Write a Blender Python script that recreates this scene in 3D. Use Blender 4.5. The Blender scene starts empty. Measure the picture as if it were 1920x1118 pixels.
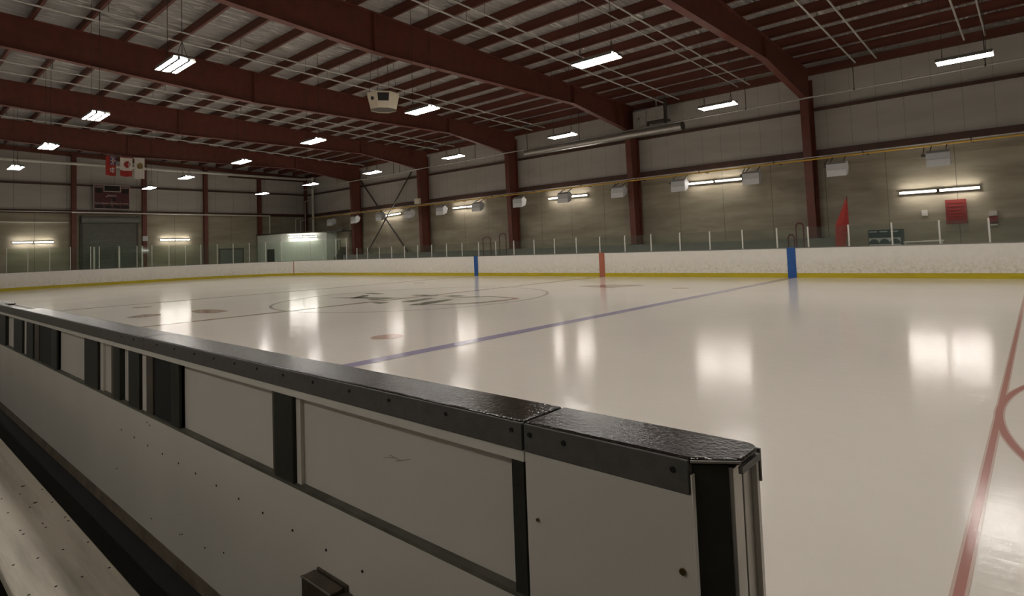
import bpy, bmesh, math, random
from mathutils import Vector, Matrix
random.seed(7)
SC = bpy.context.scene
COL = SC.collection

# ------------------------------------------------------------------ camera frame (also used to measure the hall)
CAM = Vector((7.61939766, -1.62021613, 1.62678377))
RT = Vector((0.7438307, 0.66734654, -0.03693905))
UP = Vector((0.06066594, -0.01237289, 0.99808144))
FW = Vector((-0.66560915, 0.74464455, 0.04968854))
FPX, CYP = 1105.2277, 410.2168
def ray(u, v): return RT * ((u - 960) / FPX) - UP * ((v - CYP) / FPX) + FW
def along_x(u, y, z):
    """x of the point at (y, z) that lies under image column u"""
    k = (u - 960) / FPX; w = RT - FW * k
    return CAM.x - (w.y * (y - CAM.y) + w.z * (z - CAM.z)) / w.x
def at(u, v, axis, val):
    d = ray(u, v); i = 'xyz'.index(axis)
    return CAM + d * ((val - CAM[i]) / d[i])

# ------------------------------------------------------------------ materials
def lin(c):
    return tuple(((x / 255) / 12.92 if x / 255 <= .04045 else ((x / 255 + .055) / 1.055) ** 2.4) for x in c)
def new_mat(name):
    m = bpy.data.materials.new(name); m.use_nodes = True
    nt = m.node_tree
    return m, nt, nt.nodes['Principled BSDF']
def N(nt, t, **kw):
    n = nt.nodes.new(t)
    for k, v in kw.items():
        if k in ('operation', 'blend_type', 'data_type', 'wave_type', 'bands_direction', 'wave_profile', 'interpolation'): setattr(n, k, v)
        else: n.inputs[k].default_value = v
    return n
def mat(name, col, rough=.5, metal=0., var=.12, scale=6., bump=0., bscale=60., spec=.5, stretch=None, dirt=None, dscale=2.5, dthr=(.5, .7)):
    m, nt, b = new_mat(name)
    tc = nt.nodes.new('ShaderNodeTexCoord'); mp = nt.nodes.new('ShaderNodeMapping')
    nt.links.new(tc.outputs['Object'], mp.inputs[0])
    if stretch: mp.inputs['Scale'].default_value = stretch
    nz = N(nt, 'ShaderNodeTexNoise', Scale=scale, Detail=5.)
    nt.links.new(mp.outputs[0], nz.inputs['Vector'])
    rp = nt.nodes.new('ShaderNodeValToRGB')
    c0 = [max(0, x * (1 - var)) for x in col]; c1 = [min(1, x * (1 + var)) for x in col]
    rp.color_ramp.elements[0].color = (*c0, 1); rp.color_ramp.elements[1].color = (*c1, 1)
    rp.color_ramp.elements[0].position = .3; rp.color_ramp.elements[1].position = .7
    nt.links.new(nz.outputs['Fac'], rp.inputs[0])
    out = rp.outputs[0]
    if dirt:
        n2 = N(nt, 'ShaderNodeTexNoise', Scale=dscale, Detail=8., Roughness=.65)
        nt.links.new(mp.outputs[0], n2.inputs['Vector'])
        r2 = nt.nodes.new('ShaderNodeValToRGB')
        r2.color_ramp.elements[0].position = dthr[0]; r2.color_ramp.elements[1].position = dthr[1]
        nt.links.new(n2.outputs['Fac'], r2.inputs[0])
        mx = N(nt, 'ShaderNodeMix', data_type='RGBA'); mx.inputs[7].default_value = (*dirt, 1)
        nt.links.new(r2.outputs[0], mx.inputs[0]); nt.links.new(out, mx.inputs[6]); out = mx.outputs[2]
    nt.links.new(out, b.inputs['Base Color'])
    b.inputs['Roughness'].default_value = rough; b.inputs['Metallic'].default_value = metal
    b.inputs['Specular IOR Level'].default_value = spec
    if bump:
        n3 = N(nt, 'ShaderNodeTexNoise', Scale=bscale, Detail=4.)
        nt.links.new(mp.outputs[0], n3.inputs['Vector'])
        bp = N(nt, 'ShaderNodeBump', Strength=bump, Distance=.01)
        nt.links.new(n3.outputs['Fac'], bp.inputs['Height']); nt.links.new(bp.outputs[0], b.inputs['Normal'])
    return m
def emit(name, col, s):
    m, nt, b = new_mat(name)
    b.inputs['Base Color'].default_value = (.8, .8, .8, 1)
    b.inputs['Emission Color'].default_value = (*col, 1); b.inputs['Emission Strength'].default_value = s
    return m
def ice_mat(name, col, mixin=0.0):
    """clear ice over paint: soft diffuse colour under a smooth, faintly scratched surface"""
    m, nt, b = new_mat(name)
    tc = nt.nodes.new('ShaderNodeTexCoord'); geo = nt.nodes.new('ShaderNodeNewGeometry')
    n1 = N(nt, 'ShaderNodeTexNoise', Scale=.5, Detail=6.)
    nt.links.new(geo.outputs['Position'], n1.inputs['Vector'])
    rp = nt.nodes.new('ShaderNodeValToRGB')
    rp.color_ramp.elements[0].color = (*[x * .94 for x in col], 1); rp.color_ramp.elements[1].color = (*[min(1, x * 1.04) for x in col], 1)
    nt.links.new(n1.outputs['Fac'], rp.inputs[0]); nt.links.new(rp.outputs[0], b.inputs['Base Color'])
    b.inputs['IOR'].default_value = 1.2
    b.inputs['Specular IOR Level'].default_value = .5
    # skate scratches and flooding ripples
    mp = nt.nodes.new('ShaderNodeMapping'); mp.inputs['Scale'].default_value = (1.0, 5.5, 1); mp.inputs['Rotation'].default_value = (0, 0, .73)
    nt.links.new(geo.outputs['Position'], mp.inputs[0])
    n2 = N(nt, 'ShaderNodeTexNoise', Scale=1.3, Detail=7., Roughness=.62)
    nt.links.new(mp.outputs[0], n2.inputs['Vector'])
    bp = N(nt, 'ShaderNodeBump', Strength=.35, Distance=.006)
    nt.links.new(n2.outputs['Fac'], bp.inputs['Height']); nt.links.new(bp.outputs[0], b.inputs['Normal'])
    r2 = nt.nodes.new('ShaderNodeMapRange')
    n3 = N(nt, 'ShaderNodeTexNoise', Scale=.35, Detail=3.)
    nt.links.new(geo.outputs['Position'], n3.inputs['Vector'])
    r2.inputs['To Min'].default_value = .095; r2.inputs['To Max'].default_value = .14
    nt.links.new(n3.outputs['Fac'], r2.inputs[0]); nt.links.new(r2.outputs[0], b.inputs['Roughness'])
    return m
def wall_mat(name, col, joint, axis, width, rough=.7, dirt=None, band=None):
    """sheet or slab wall with regular vertical joints and long horizontal stains"""
    m, nt, b = new_mat(name)
    geo = nt.nodes.new('ShaderNodeNewGeometry'); sep = nt.nodes.new('ShaderNodeSeparateXYZ')
    nt.links.new(geo.outputs['Position'], sep.inputs[0])
    md = N(nt, 'ShaderNodeMath', operation='MODULO'); md.inputs[1].default_value = joint
    ad = N(nt, 'ShaderNodeMath', operation='ADD'); ad.inputs[1].default_value = 1000.4
    nt.links.new(sep.outputs[axis], ad.inputs[0]); nt.links.new(ad.outputs[0], md.inputs[0])
    lt = N(nt, 'ShaderNodeMath', operation='LESS_THAN'); lt.inputs[1].default_value = width
    nt.links.new(md.outputs[0], lt.inputs[0])
    mp = nt.nodes.new('ShaderNodeMapping'); mp.inputs['Scale'].default_value = (.22, .22, 1.1)
    nt.links.new(geo.outputs['Position'], mp.inputs[0])
    n1 = N(nt, 'ShaderNodeTexNoise', Scale=1.3, Detail=7., Roughness=.6); nt.links.new(mp.outputs[0], n1.inputs['Vector'])
    rp = nt.nodes.new('ShaderNodeValToRGB')
    d = dirt or [x * .75 for x in col]
    rp.color_ramp.elements[0].color = (*d, 1); rp.color_ramp.elements[1].color = (*col, 1)
    rp.color_ramp.elements[0].position = .33; rp.color_ramp.elements[1].position = .62
    nt.links.new(n1.outputs['Fac'], rp.inputs[0])
    mx = N(nt, 'ShaderNodeMix', data_type='RGBA'); mx.inputs[7].default_value = (*[x * .45 for x in col], 1)
    nt.links.new(lt.outputs[0], mx.inputs[0]); nt.links.new(rp.outputs[0], mx.inputs[6])
    nt.links.new(mx.outputs[2], b.inputs['Base Color']); b.inputs['Roughness'].default_value = rough
    n3 = N(nt, 'ShaderNodeTexNoise', Scale=12., Detail=4.); nt.links.new(geo.outputs['Position'], n3.inputs['Vector'])
    bp = N(nt, 'ShaderNodeBump', Strength=.25, Distance=.01)
    nt.links.new(n3.outputs['Fac'], bp.inputs['Height']); nt.links.new(bp.outputs[0], b.inputs['Normal'])
    return m
def insul_mat():
    """white vinyl-faced blanket: soft folds that sag between the purlins"""
    m, nt, b = new_mat('roof_blanket')
    geo = nt.nodes.new('ShaderNodeNewGeometry')
    mp = nt.nodes.new('ShaderNodeMapping'); mp.inputs['Scale'].default_value = (3.2, .42, 1)
    nt.links.new(geo.outputs['Position'], mp.inputs[0])
    n1 = N(nt, 'ShaderNodeTexNoise', Scale=1.6, Detail=5., Roughness=.55); nt.links.new(mp.outputs[0], n1.inputs['Vector'])
    n1.inputs['Distortion'].default_value = .6
    sb_ = N(nt, 'ShaderNodeMath', operation='SUBTRACT'); sb_.inputs[1].default_value = .5
    ab = N(nt, 'ShaderNodeMath', operation='ABSOLUTE'); rt_ = N(nt, 'ShaderNodeMath', operation='POWER'); rt_.inputs[1].default_value = .45
    nt.links.new(n1.outputs['Fac'], sb_.inputs[0]); nt.links.new(sb_.outputs[0], ab.inputs[0]); nt.links.new(ab.outputs[0], rt_.inputs[0])
    bp = N(nt, 'ShaderNodeBump', Strength=1.0, Distance=.45)
    nt.links.new(rt_.outputs[0], bp.inputs['Height']); nt.links.new(bp.outputs[0], b.inputs['Normal'])
    n2 = N(nt, 'ShaderNodeTexNoise', Scale=.6, Detail=3.); nt.links.new(geo.outputs['Position'], n2.inputs['Vector'])
    rp = nt.nodes.new('ShaderNodeValToRGB')
    rp.color_ramp.elements[0].color = (.72, .70, .665, 1); rp.color_ramp.elements[1].color = (.84, .82, .78, 1)
    nt.links.new(n2.outputs['Fac'], rp.inputs[0]); nt.links.new(rp.outputs[0], b.inputs['Base Color'])
    b.inputs['Roughness'].default_value = .3
    return m
def glass_mat(name, tint, fac=.12):
    m = bpy.data.materials.new(name); m.use_nodes = True; nt = m.node_tree; nt.nodes.clear()
    o = nt.nodes.new('ShaderNodeOutputMaterial'); t = nt.nodes.new('ShaderNodeBsdfTransparent'); t.inputs[0].default_value = (*tint, 1)
    g = nt.nodes.new('ShaderNodeBsdfGlossy'); g.inputs['Roughness'].default_value = .04; g.inputs[0].default_value = (.9, 1, .95, 1)
    lw = N(nt, 'ShaderNodeLayerWeight', Blend=.5); pw = N(nt, 'ShaderNodeMath', operation='POWER'); pw.inputs[1].default_value = 5
    fr = N(nt, 'ShaderNodeMapRange'); fr.inputs['To Min'].default_value = .025; fr.inputs['To Max'].default_value = .6
    nt.links.new(lw.outputs['Facing'], pw.inputs[0]); nt.links.new(pw.outputs[0], fr.inputs[0]); mx = nt.nodes.new('ShaderNodeMixShader')
    nz = N(nt, 'ShaderNodeTexNoise', Scale=3.); dm = nt.nodes.new('ShaderNodeMixShader'); df = nt.nodes.new('ShaderNodeBsdfDiffuse')
    df.inputs[0].default_value = (.30, .34, .30, 1)
    mr = nt.nodes.new('ShaderNodeMapRange'); mr.inputs['To Min'].default_value = fac * .6; mr.inputs['To Max'].default_value = fac * 1.4
    nt.links.new(nz.outputs['Fac'], mr.inputs[0])
    nt.links.new(mr.outputs[0], dm.inputs[0]); nt.links.new(t.outputs[0], dm.inputs[1]); nt.links.new(df.outputs[0], dm.inputs[2])
    nt.links.new(fr.outputs[0], mx.inputs[0]); nt.links.new(dm.outputs[0], mx.inputs[1]); nt.links.new(g.outputs[0], mx.inputs[2])
    nt.links.new(mx.outputs[0], o.inputs[0])
    return m

M = {}
M['steel'] = mat('red_oxide_steel', (.125, .032, .018), .55, var=.18, scale=3, bump=.1, bscale=40)
M['purlin'] = mat('red_oxide_purlin', (.12, .031, .018), .55, var=.2, scale=2, stretch=(.15, 1, 1))
M['girt'] = mat('dark_brown_girt', (.075, .032, .020), .6, var=.2, scale=3)
M['blanket'] = insul_mat()
M['siding'] = wall_mat('grey_metal_siding', (.52, .495, .45), 1.0, 0, .014, dirt=(.45, .425, .38))
M['siding_end'] = wall_mat('grey_metal_siding_end', (.52, .495, .45), 1.52, 1, .025, dirt=(.45, .425, .38))
M['concrete'] = wall_mat('stained_concrete', (.36, .315, .23), 2.4, 0, .03, dirt=(.225, .19, .13))
M['concrete_end'] = wall_mat('stained_concrete_end', (.35, .31, .225), 2.3, 1, .03, dirt=(.25, .215, .145))
M['slab'] = mat('concrete_floor', (.16, .15, .13), .7, scale=3, bump=.2)
M['tier'] = mat('bleacher_concrete', (.17, .17, .15), .75, scale=3, bump=.2)
M['rubber'] = mat('black_rubber', (.012, .012, .011), .8, scale=20, bump=.4, bscale=150)
M['ice'] = ice_mat('white_ice', (.72, .665, .60))
M['ice_blue'] = ice_mat('blue_under_ice', (.34, .305, .42))
M['ice_red'] = ice_mat('red_under_ice', (.42, .20, .17))
M['ice_faint'] = ice_mat('faint_grey_under_ice', (.40, .36, .34))
M['ice_rust'] = ice_mat('rust_under_ice', (.40, .29, .235))
M['ice_dot'] = ice_mat('faded_dot_under_ice', (.50, .345, .285))
M['ice_pink'] = ice_mat('soft_red_edge_under_ice', (.56, .42, .36))
M['ice_green'] = ice_mat('dark_green_under_ice', (.15, .16, .12))
M['board'] = mat('white_dasher_plastic', (.74, .70, .63), .38, var=.03, scale=3, dirt=(.60, .55, .46), dscale=7., dthr=(.56, .80))
def scuffs(m):
    """puck marks and grime that gather on the lower half of the boards"""
    nt = m.node_tree; b = nt.nodes['Principled BSDF']; src = b.inputs['Base Color'].links[0].from_socket
    geo = nt.nodes.new('ShaderNodeNewGeometry'); sep = nt.nodes.new('ShaderNodeSeparateXYZ'); nt.links.new(geo.outputs['Position'], sep.inputs[0])
    mr = nt.nodes.new('ShaderNodeMapRange'); mr.inputs['From Min'].default_value = .85; mr.inputs['From Max'].default_value = .3
    mr.inputs['To Min'].default_value = .0; mr.inputs['To Max'].default_value = .62; nt.links.new(sep.outputs[2], mr.inputs[0])
    n = N(nt, 'ShaderNodeTexNoise', Scale=9., Detail=7., Roughness=.7); nt.links.new(geo.outputs['Position'], n.inputs['Vector'])
    r = nt.nodes.new('ShaderNodeValToRGB'); r.color_ramp.elements[0].position = .44; r.color_ramp.elements[1].position = .66; nt.links.new(n.outputs['Fac'], r.inputs[0])
    mu = N(nt, 'ShaderNodeMath', operation='MULTIPLY'); nt.links.new(r.outputs[0], mu.inputs[0]); nt.links.new(mr.outputs[0], mu.inputs[1])
    mx = N(nt, 'ShaderNodeMix', data_type='RGBA'); mx.inputs[7].default_value = (.46, .38, .20, 1)
    nt.links.new(mu.outputs[0], mx.inputs[0]); nt.links.new(src, mx.inputs[6]); nt.links.new(mx.outputs[2], b.inputs['Base Color'])
scuffs(M['board'])
M['panel'] = mat('bench_side_white_plastic', (.66, .63, .57), .42, var=.04, scale=2, bump=.05, bscale=200)
M['rail'] = mat('white_rail_plastic', (.72, .69, .62), .4, var=.04)
M['kick'] = mat('yellow_kickplate', (.47, .37, .008), .4, var=.12, scale=4, stretch=(.3, .3, 4))
M['cap'] = mat('black_dasher_cap', (.022, .017, .013), .15, var=.6, scale=60, bump=.2, bscale=110, spec=.5)
M['cap'].node_tree.nodes['Principled BSDF'].inputs['IOR'].default_value = 1.36
M['capface'] = mat('dark_grey_cap_skirt', (.105, .10, .09), .5, var=.12, scale=30, bump=.15, bscale=200)
M['farcap'] = mat('grey_far_cap', (.16, .16, .15), .5)
M['b_blue'] = mat('blue_stripe', (.010, .078, .28), .4, var=.06)
M['b_red'] = mat('faded_red_stripe', (.40, .12, .065), .45, var=.06)
M['postd'] = mat('dark_steel_post', (.022, .023, .015), .55, var=.3, scale=8, bump=.15)
M['postb'] = mat('brown_steel_edge', (.085, .068, .050), .55, var=.25, scale=8)
M['ledge'] = mat('grimy_ledge', (.10, .098, .075), .6, var=.35, scale=9)
M['curb'] = mat('brown_curb', (.15, .12, .08), .75, var=.3, scale=8, bump=.3)
M['scuff'] = mat('grey_scuff', (.40, .38, .34), .6, var=.1)
M['galv'] = mat('galvanised_steel', (.42, .40, .36), .38, .7, var=.15, scale=5)
M['bracket'] = mat('bronze_painted_steel', (.10, .080, .055), .42, .4, var=.25, scale=15, bump=.1)
M['hole'] = mat('black_screw', (.006, .006, .005), .7)
M['bolt'] = mat('brass_bolt', (.22, .15, .07), .35, .9)
M['wood'] = mat('worn_cream_plank', (.58, .53, .44), .55, var=.08, scale=2, stretch=(.4, 5, 1), dirt=(.27, .245, .19), dscale=1.6, dthr=(.52, .78), bump=.12, bscale=60)
M['alu'] = mat('white_aluminium', (.62, .60, .54), .4, .15, var=.05)
M['glass'] = glass_mat('rink_glass', (.88, .90, .87), .03)
M['glass_end'] = glass_mat('rink_end_glass', (.92, .96, .92), .03)
M['duct'] = mat('galvanised_duct', (.44, .42, .385), .33, .75, var=.12, scale=4, stretch=(3, 1, 1), bump=.1, bscale=8)
M['unit'] = mat('grey_air_handler', (.38, .37, .33), .5, .3, var=.15, scale=6)
M['dark'] = mat('dark_metal', (.045, .035, .026), .55, var=.2)
M['black'] = mat('black_grille', (.010, .009, .008), .7, var=.3, scale=80)
M['pipe'] = mat('pale_grey_pipe', (.50, .48, .44), .5, .2, var=.1)
M['pipew'] = mat('white_painted_pipe', (.68, .65, .58), .45, var=.06)
M['pipey'] = mat('yellow_gas_pipe', (.62, .36, .04), .45, var=.08)
M['heater'] = mat('white_heater_metal', (.50, .50, .49), .42, var=.05)
M['heater_shaded'] = mat('shaded_heater_face', (.38, .375, .36), .45, var=.06)  # same white metal, shade of the tilted upper face put into the colour
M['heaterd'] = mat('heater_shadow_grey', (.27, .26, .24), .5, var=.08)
M['room'] = mat('pale_green_white_paint', (.66, .70, .62), .6, var=.04)
M['doorg'] = mat('grey_green_steel', (.13, .14, .115), .5, var=.1)
M['roller'] = mat('roller_shutter', (.15, .155, .13), .5, var=.1, scale=3)
M['maroon'] = mat('maroon_board', (.085, .018, .020), .5, var=.15)
M['ink'] = mat('dull_white_lettering', (.50, .44, .40), .6)
M['red'] = mat('red_cloth', (.33, .024, .016), .7, var=.12, scale=12)
M['flagw'] = mat('white_cloth', (.62, .58, .52), .75, var=.06, scale=10)
M['navy'] = mat('navy_cloth', (.05, .04, .12), .7)
M['gold'] = mat('old_gold', (.27, .19, .06), .7, var=.3, scale=40)
M['brown'] = mat('dark_emblem', (.06, .04, .02), .7)
M['sign'] = mat('faded_red_sign', (.21, .028, .024), .5, var=.12, scale=6)
M['teal'] = mat('dark_teal', (.012, .035, .042), .45, var=.2)
M['signw'] = mat('grey_white_board', (.40, .41, .38), .5)
M['cream'] = mat('cream_cabinet', (.62, .55, .42), .5, var=.05)
M['railr'] = mat('maroon_handrail', (.11, .022, .020), .5)
M['reflector'] = mat('dull_enamel_reflector', (.16, .155, .14), .5, var=.05)
M['lampw'] = mat('white_enamel', (.72, .71, .68), .4, var=.03)
M['tube'] = emit('ceiling_tube', (1.0, .955, .885), 68.)
M['walltube'] = emit('wall_tube', (1.0, .945, .88), 58.)

# ------------------------------------------------------------------ mesh helpers
class MB:
    def __init__(s): s.v = []; s.f = []; s.m = []; s.cur = 0
    def mi(s, i): s.cur = i; return s
    def add(s, vs, fs):
        o = len(s.v); s.v += [tuple(v) for v in vs]
        for f in fs: s.f.append([o + i for i in f]); s.m.append(s.cur)
        return s
    def box(s, x0, x1, y0, y1, z0, z1):
        v = [(x, y, z) for x in (x0, x1) for y in (y0, y1) for z in (z0, z1)]
        return s.add(v, [(0, 1, 3, 2), (4, 6, 7, 5), (0, 4, 5, 1), (2, 3, 7, 6), (0, 2, 6, 4), (1, 5, 7, 3)])
    def prism(s, poly, axis, a, b):
        """2-D polygon extruded along an axis: axis x -> poly in (y,z); y -> (x,z); z -> (x,y)"""
        n = len(poly)
        def P(p, w): return {'x': (w, p[0], p[1]), 'y': (p[0], w, p[1]), 'z': (p[0], p[1], w)}[axis]
        v = [P(p, a) for p in poly] + [P(p, b) for p in poly]
        f = [tuple(range(n - 1, -1, -1)), tuple(range(n, 2 * n))] + [(i, (i + 1) % n, n + (i + 1) % n, n + i) for i in range(n)]
        return s.add(v, f)
    def tube(s, p, q, r, n=10, r2=None, cap=True):
        p = Vector(p); q = Vector(q); d = (q - p).normalized(); r2 = r if r2 is None else r2
        a = d.orthogonal().normalized(); b = d.cross(a)
        c = [(math.cos(2 * math.pi * i / n), math.sin(2 * math.pi * i / n)) for i in range(n)]
        v = [p + (a * x + b * y) * r for x, y in c] + [q + (a * x + b * y) * r2 for x, y in c]
        f = [(i, (i + 1) % n, n + (i + 1) % n, n + i) for i in range(n)]
        if cap: f += [tuple(range(n - 1, -1, -1)), tuple(range(n, 2 * n))]
        return s.add(v, f)
    def path(s, pts, r, n=10):
        for i in range(len(pts) - 1): s.tube(pts[i], pts[i + 1], r, n)
        for p in pts[1:-1]: s.ball(p, r * 1.08)
        return s
    def ball(s, c, r, n=8, k=5):
        c = Vector(c); v = []; f = []
        for j in range(k + 1):
            t = math.pi * j / k
            for i in range(n): v.append(c + Vector((math.sin(t) * math.cos(2 * math.pi * i / n), math.sin(t) * math.sin(2 * math.pi * i / n), math.cos(t))) * r)
        for j in range(k):
            for i in range(n): f.append((j * n + i, (j + 1) * n + i, (j + 1) * n + (i + 1) % n, j * n + (i + 1) % n))
        return s.add(v, f)
    def bar(s, p, q, w, h, up=(0, 0, 1)):
        p = Vector(p); q = Vector(q); d = (q - p).normalized(); u = Vector(up); a = d.cross(u).normalized(); u = a.cross(d).normalized()
        v = [o + a * i * w / 2 + u * j * h / 2 for o in (p, q) for i in (-1, 1) for j in (-1, 1)]
        return s.add(v, [(0, 1, 3, 2), (4, 6, 7, 5), (0, 4, 5, 1), (2, 3, 7, 6), (0, 2, 6, 4), (1, 5, 7, 3)])
    def build(s, name, mats, parent=None, bevel=0, smooth=False, loc=None):
        if not isinstance(mats, (list, tuple)): mats = [mats]
        me = bpy.data.meshes.new(name)
        vs = s.v
        if parent is not None and loc is None:
            w = Vector(parent['_o']) if '_o' in parent else Vector((0, 0, 0))
            vs = [Vector(v) - w for v in vs]
        elif loc is not None:
            vs = [Vector(v) - Vector(loc) for v in vs]
        me.from_pydata([tuple(v) for v in vs], [], s.f)
        for m in mats: me.materials.append(m)
        me.polygons.foreach_set('material_index', s.m)
        bm = bmesh.new(); bm.from_mesh(me); bmesh.ops.recalc_face_normals(bm, faces=bm.faces); bm.to_mesh(me); bm.free()
        if smooth:
            for p in me.polygons: p.use_smooth = True
            try: me.set_sharp_from_angle(angle=math.radians(40))
            except Exception: pass
        o = bpy.data.objects.new(name, me); COL.objects.link(o)
        if loc is not None: o.location = loc
        if parent is not None:
            o.parent = parent
            if '_o' in parent: o['_o'] = parent['_o']
        if bevel:
            b = o.modifiers.new('bevel', 'BEVEL'); b.width = bevel; b.segments = 2; b.limit_method = 'ANGLE'
        return o
def tag(o, label=None, cat=None, group=None, kind=None):
    if label: o['label'] = label
    if cat: o['category'] = cat
    if group: o['group'] = group
    if kind: o['kind'] = kind
    return o
def thing(name, label, cat, loc=(0, 0, 0), group=None):
    o = bpy.data.objects.new(name, None); o.empty_display_size = .1; COL.objects.link(o); o.location = loc; o['_o'] = tuple(loc)
    return tag(o, label, cat, group)
def struct(name, mb, m, label=None, parent=None):
    o = mb.build(name, m, parent)
    if parent is None: tag(o, label, None, None, 'structure')
    return o
def one(name, mb, m, label, cat, group=None, smooth=False, bevel=0):
    return tag(mb.build(name, m, smooth=smooth, bevel=bevel), label, cat, group)
def dup(o, loc):
    """copy a thing with its parts"""
    r = o.copy(); COL.objects.link(r); r.location = loc
    for ch in [c for c in bpy.data.objects if c.parent == o]:
        c = ch.copy(); COL.objects.link(c); c.parent = r
        for g in [x for x in bpy.data.objects if x.parent == ch]:
            d = g.copy(); COL.objects.link(d); d.parent = c
    return r
ORD = ['', 'first', 'second', 'third', 'fourth', 'fifth', 'sixth', 'seventh', 'eighth', 'ninth', 'tenth', 'eleventh', 'twelfth', 'thirteenth', 'fourteenth',
       'fifteenth', 'sixteenth', 'seventeenth', 'eighteenth', 'nineteenth', 'twentieth', 'twenty-first', 'twenty-second', 'twenty-third', 'twenty-fourth', 'twenty-fifth']
def text_mesh(txt, size, name, m, parent, origin, xd, yd, depth=.004):
    cu = bpy.data.curves.new(name, 'FONT'); cu.body = txt; cu.size = size; cu.align_x = 'CENTER'; cu.align_y = 'CENTER'; cu.extrude = depth
    o = bpy.data.objects.new(name, cu); COL.objects.link(o)
    bpy.context.view_layer.update()
    me = bpy.data.meshes.new_from_object(o.evaluated_get(bpy.context.evaluated_depsgraph_get()))
    bpy.data.objects.remove(o)
    xd = Vector(xd); yd = Vector(yd); zd = xd.cross(yd); w = Vector(parent['_o'])
    mt = Matrix((xd, yd, zd)).transposed().to_4x4(); mt.translation = Vector(origin) - w
    me.transform(mt); me.materials.clear(); me.materials.append(m)
    o = bpy.data.objects.new(name, me); COL.objects.link(o); o.parent = parent
    return o

# ------------------------------------------------------------------ the hall
XE, XR, YN, YF = -46.1, 29.0, -4.4, 28.2           # end wall, opposite end, near wall, far wall
def ztop(y): return 10.33 - .0365 * y                # top of the steel frames
def zroof(y): return ztop(y) + .40                 # underside of the roof blanket
W_ICE, Y0 = 23.906, -.412                          # far and near boards, ice side

struct('floor', MB().box(XE, XR, YN, YF, -.30, -.03), M['slab'], 'grey concrete floor of the arena around the ice')
mb = MB()
mb.add([(XE, YN, zroof(YN)), (XR, YN, zroof(YN)), (XR, YF + .2, zroof(YF + .2)), (XE, YF + .2, zroof(YF + .2)),
        (XE, YN, zroof(YN) + .1), (XR, YN, zroof(YN) + .1), (XR, YF + .2, zroof(YF + .2) + .1), (XE, YF + .2, zroof(YF + .2) + .1)],
       [(0, 1, 2, 3), (4, 7, 6, 5), (0, 4, 5, 1), (1, 5, 6, 2), (2, 6, 7, 3), (3, 7, 4, 0)])
struct('ceiling', mb, M['blanket'], 'white wrinkled insulation blanket under the low sloping roof')
wf = MB().box(XE - .2, XR, YF, YF + .2, 5.35, zroof(YF)).mi(1).box(XE - .2, XR, YF - .08, YF + .2, -.05, 5.35)
struct('wall_far', wf, [M['siding'], M['concrete']], 'long side wall, stained concrete below grey metal siding')
we = MB().prism([(YN, 5.4), (YF, 5.4), (YF, zroof(YF)), (YN, zroof(YN))], 'x', XE - .2, XE).mi(1).box(XE - .2, XE + .08, YN, YF - .08, -.05, 5.4)
struct('wall_end', we, [M['siding_end'], M['concrete_end']], 'end wall, beige concrete below grey metal siding')
struct('wall_near', MB().prism([(XE, -.05), (XR, -.05), (XR, zroof(YN)), (XE, zroof(YN))], 'y', YN - .2, YN), M['siding'], 'side wall behind the players bench')
struct('wall_opposite', MB().prism([(YN, -.05), (YF, -.05), (YF, zroof(YF)), (YN, zroof(YN))], 'x', XR, XR + .2), M['siding_end'], 'end wall behind the camera')

# ------------------------------------------------------------------ steel portal frames
FX = [-.019 - 9.1528 * i for i in range(5)]
BOT = [(YN, 9.52), (10.3, 8.57), (22.0, 8.63), (27.05, 7.93)]
place = ['nearest frame, its rafter crossing the top right of the roof', 'second frame from the camera', 'third frame from the camera, behind the hanging loudspeaker',
         'fourth frame from the camera', 'last frame before the end wall, flags hanging under it']
for i, x in enumerate(FX):
    t = thing('steel_frame', 'red-brown steel portal frame, ' + place[i], 'steel frame', (x, 27.6, 0), 'steel portal frames')
    mb = MB()
    poly = BOT + [(27.98, 7.93), (27.98, ztop(27.98)), (YN, ztop(YN))]
    mb.prism(poly, 'x', x - .012, x + .012)
    for a, b in zip(BOT[:-1], BOT[1:]):
        mb.prism([(a[0], a[1] - .022), (b[0], b[1] - .022), b, a], 'x', x - .14, x + .14)
    mb.prism([(YN, ztop(YN) - .02), (27.98, ztop(27.98) - .02), (27.98, ztop(27.98)), (YN, ztop(YN))], 'x', x - .14, x + .14)
    mb.build('rafter', M['steel'], t)
    zb = 1.59
    mc = MB().prism([(27.22, zb), (27.245, zb), (27.075, 7.93), (27.05, 7.93)], 'x', x - .17, x + .17).prism([(27.245, zb), (27.955, zb), (27.955, 7.93), (27.075, 7.93)], 'x', x - .012, x + .012).box(x - .17, x + .17, 27.955, 27.98, zb, 8.9)
    mc.build('column', M['steel'], t)
    MB().box(x - .28, x + .28, 27.1, 27.98, zb - .03, zb).build('base_plate', M['dark'], t)
    for y, zb in ((10.3, 8.57), (22.0, 8.63)):
        MB().box(x - .13, x + .13, y - .03, y + .03, zb, ztop(y) - .02).build('splice_plate', M['steel'], t)
    MB().box(x - .12, x + .12, 27.08, 27.95, 7.93, 7.955).build('stiffener', M['steel'], t)

# ------------------------------------------------------------------ purlins
ks = list(range(-12, 10))
for k in ks:
    y = 13.878 + 1.4244 * k
    z = ztop(y)
    mb = MB().box(XE + .05, XR - .05, y - .006, y + .006, z, z + .39).box(XE + .05, XR - .05, y - .085, y + .006, z, z + .014).box(XE + .05, XR - .05, y - .006, y + .1, z + .38, z + .394)
    nfar = ks[-1] - k + 1
    lab = 'red-brown steel roof purlin, ' + (ORD[nfar] + ' from the far side wall' if nfar > 1 else 'the one nearest the far side wall')
    one('roof_purlin', mb, M['purlin'], lab, 'purlin', 'roof purlins')
# eave strut
one('eave_strut', MB().box(XE + .05, XR - .05, 28.0, 28.19, 9.16, 9.52), M['purlin'], 'dark red-brown eave strut along the top of the far side wall', 'beam')

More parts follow.
